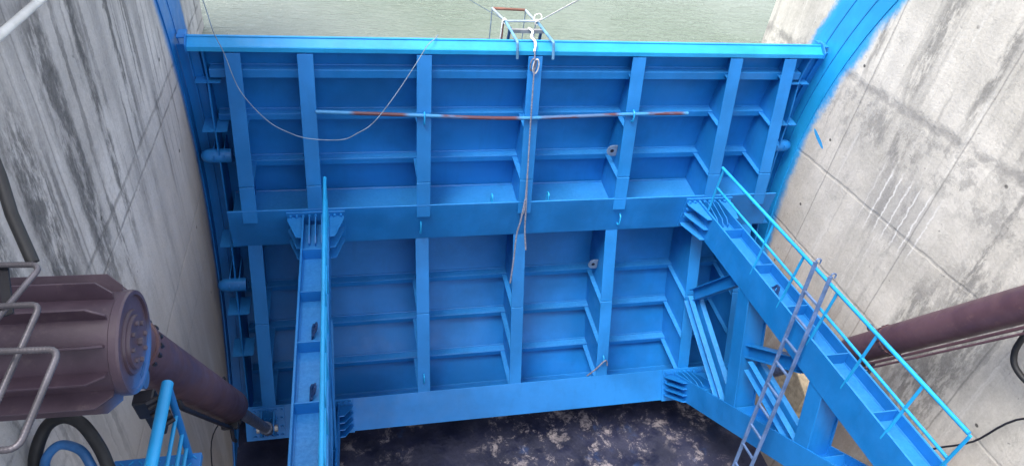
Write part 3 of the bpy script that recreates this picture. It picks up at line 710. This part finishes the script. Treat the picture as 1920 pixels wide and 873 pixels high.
fr = empty('crest_frame', (-.03, 0, .10), 'pale steel tube frame hooked over the crest of the gate, white rope tied on', 'frame')
ZF = .17
M_TUBEBLUE = plain('blue_tube', (.14, .32, .52), .5, .1)
def ft(name, pts, r, mat, rad=.02): return MB().tube(round_path(pts, rad) if len(pts) > 2 else pts, r, 10).build(name, mat, fr, smooth=True)
for x0, x1 in ((-.262, -.30), (.19, .115)):
    ft('hook_bar', [(x0+.022, -.045, -.045), (x0, -.045, ZF), (x1, .56, ZF)], .017, M_TUBEBLUE)
ft('side_bar', [(-.40, .93, ZF), (-.31, .56, ZF)], .016, M_FRAME); ft('side_bar', [(.035, .90, ZF), (.10, .54, ZF)], .016, M_FRAME)
ft('cross_bar', [(-.395, .925, ZF), (.035, .90, ZF)], .018, M_RUST)
ft('cross_bar', [(-.29, .50, ZF+.02), (.10, .52, ZF+.02)], .015, M_FRAME)
g = MB(); g.bar((-.265, .335, ZF-.03), (.16, .335, ZF-.03), .035, .05, (0, 1, 0)); g.build('cross_plate', M_STEEL, fr, bevel=.004)
for x, y in ((-.275, .36), (.14, .38)): ft('leg', [(x, y, ZF), (x-.03, y+.10, -.72)], .020, M_DARKBLUE)
for x, y in ((-.40, .93), (.04, .90), (-.32, .58), (.09, .52)): ft('leg', [(x, y, ZF), (x, y+.01, -.75)], .007 if x != -.32 else .017, M_RUST if x == -.32 else M_CABLE)
for (xx, yy) in ((-.31, .55), (.105, .53)):
    g = MB(); c = Vector((xx, yy, ZF))
    for k in range(3):
        g.tube([c+Vector((.026*math.cos(2*math.pi*i/14), -.025+.022*k, .026*math.sin(2*math.pi*i/14))) for i in range(14)], .007, 6, closed=True)
    g.build('rope_turns', M_ROPE_W, fr, smooth=True)
g = MB(); g.tube(smooth_path([(.11, .53, ZF+.02), (.17, .56, ZF+.04), (.16, .60, ZF+.08), (.09, .59, ZF+.07), (.07, .54, ZF+.02)], 6), .007, 8); g.build('rope_turns', M_ROPE_W, fr, smooth=True)
g = MB(); g.tube(smooth_path([(-.34, .53, ZF), (-.345, .52, .05), (-.35, .53, -.15), (-.345, .54, -.5)], 6), .008, 8); g.build('rope_tail', M_ROPE_W, fr, smooth=True)
o = MB().tube([Vector((.11, .53, ZF+.02)), Vector((.105, .30, .31)), Vector((.10, -.94, 1.08)), Vector((.095, -3.0, 2.36)), Vector((.09, -9.5, 6.5))], .008, 8).build('stay_rope', M_ROPE_W, smooth=True)
tag(o, 'white rope stretched from the crest frame up to the right', 'rope')
o = MB().tube([Vector((-.33, .54, ZF+.02)), Vector((-.91, -.19, .737)), Vector((-4.13, -4.24, 3.78))], .004, 8).build('stay_line', M_CABLE, smooth=True)
tag(o, 'thin dark line stretched from the crest frame up to the left', 'line')
o = MB().tube(smooth_path([(1.16, ribfront(-4.72)+.06, -4.74), (1.26, ribfront(-4.55)-.03, -4.58), (1.37, ribfront(-4.40)-.09, -4.40), (1.43, ribfront(-4.42)-.05, -4.45), (1.45, ribfront(-4.5)-.03, -4.53)], 6), .011, 8).build('rope_end', M_ROPE, smooth=True)
tag(o, 'short grey rope end knotted to a hook low on the gate rib', 'rope')

# ladder leaning on the right handrail
ld_ = empty('ladder', (3.0, -2.2, FLOOR), 'slim grey metal ladder leaning against the right handrail of the gate arm', 'ladder')
LT = Vector((2.545, -3.02, -.93)); WV = Vector((.012, -.262, .03)); LB = at(1376, 872, 9.15); LD = (LB-LT).normalized()
Lb2 = LT + LD*((FLOOR-LT.z)/LD.z)
for k in (0, 1):
    o0 = WV*k; ft_ = LT+o0-LD*.05; g = MB(); g.bar(ft_, Lb2+o0, .045, .024, LD.cross(WV)); g.build('stile', M_GALV, ld_, bevel=.004)
    g = MB(); g.tube(round_path([ft_+LD*.05, ft_-LD*.035, ft_-LD*.03+Vector((.06, 0, 0)), ft_+Vector((.06, 0, -.03))], .03), .008, 8); g.build('hook', M_GALV, ld_, smooth=True)
Ln = (Lb2-LT).length; nr = int(Ln/.335)
for i in range(1, nr+1):
    c = LT+LD*(.30*i*Ln/(.30*nr+.2)); g = MB(); g.bar(c, c+WV, .026, .026, LD); g.build('rung', M_GALV, ld_, bevel=.004)
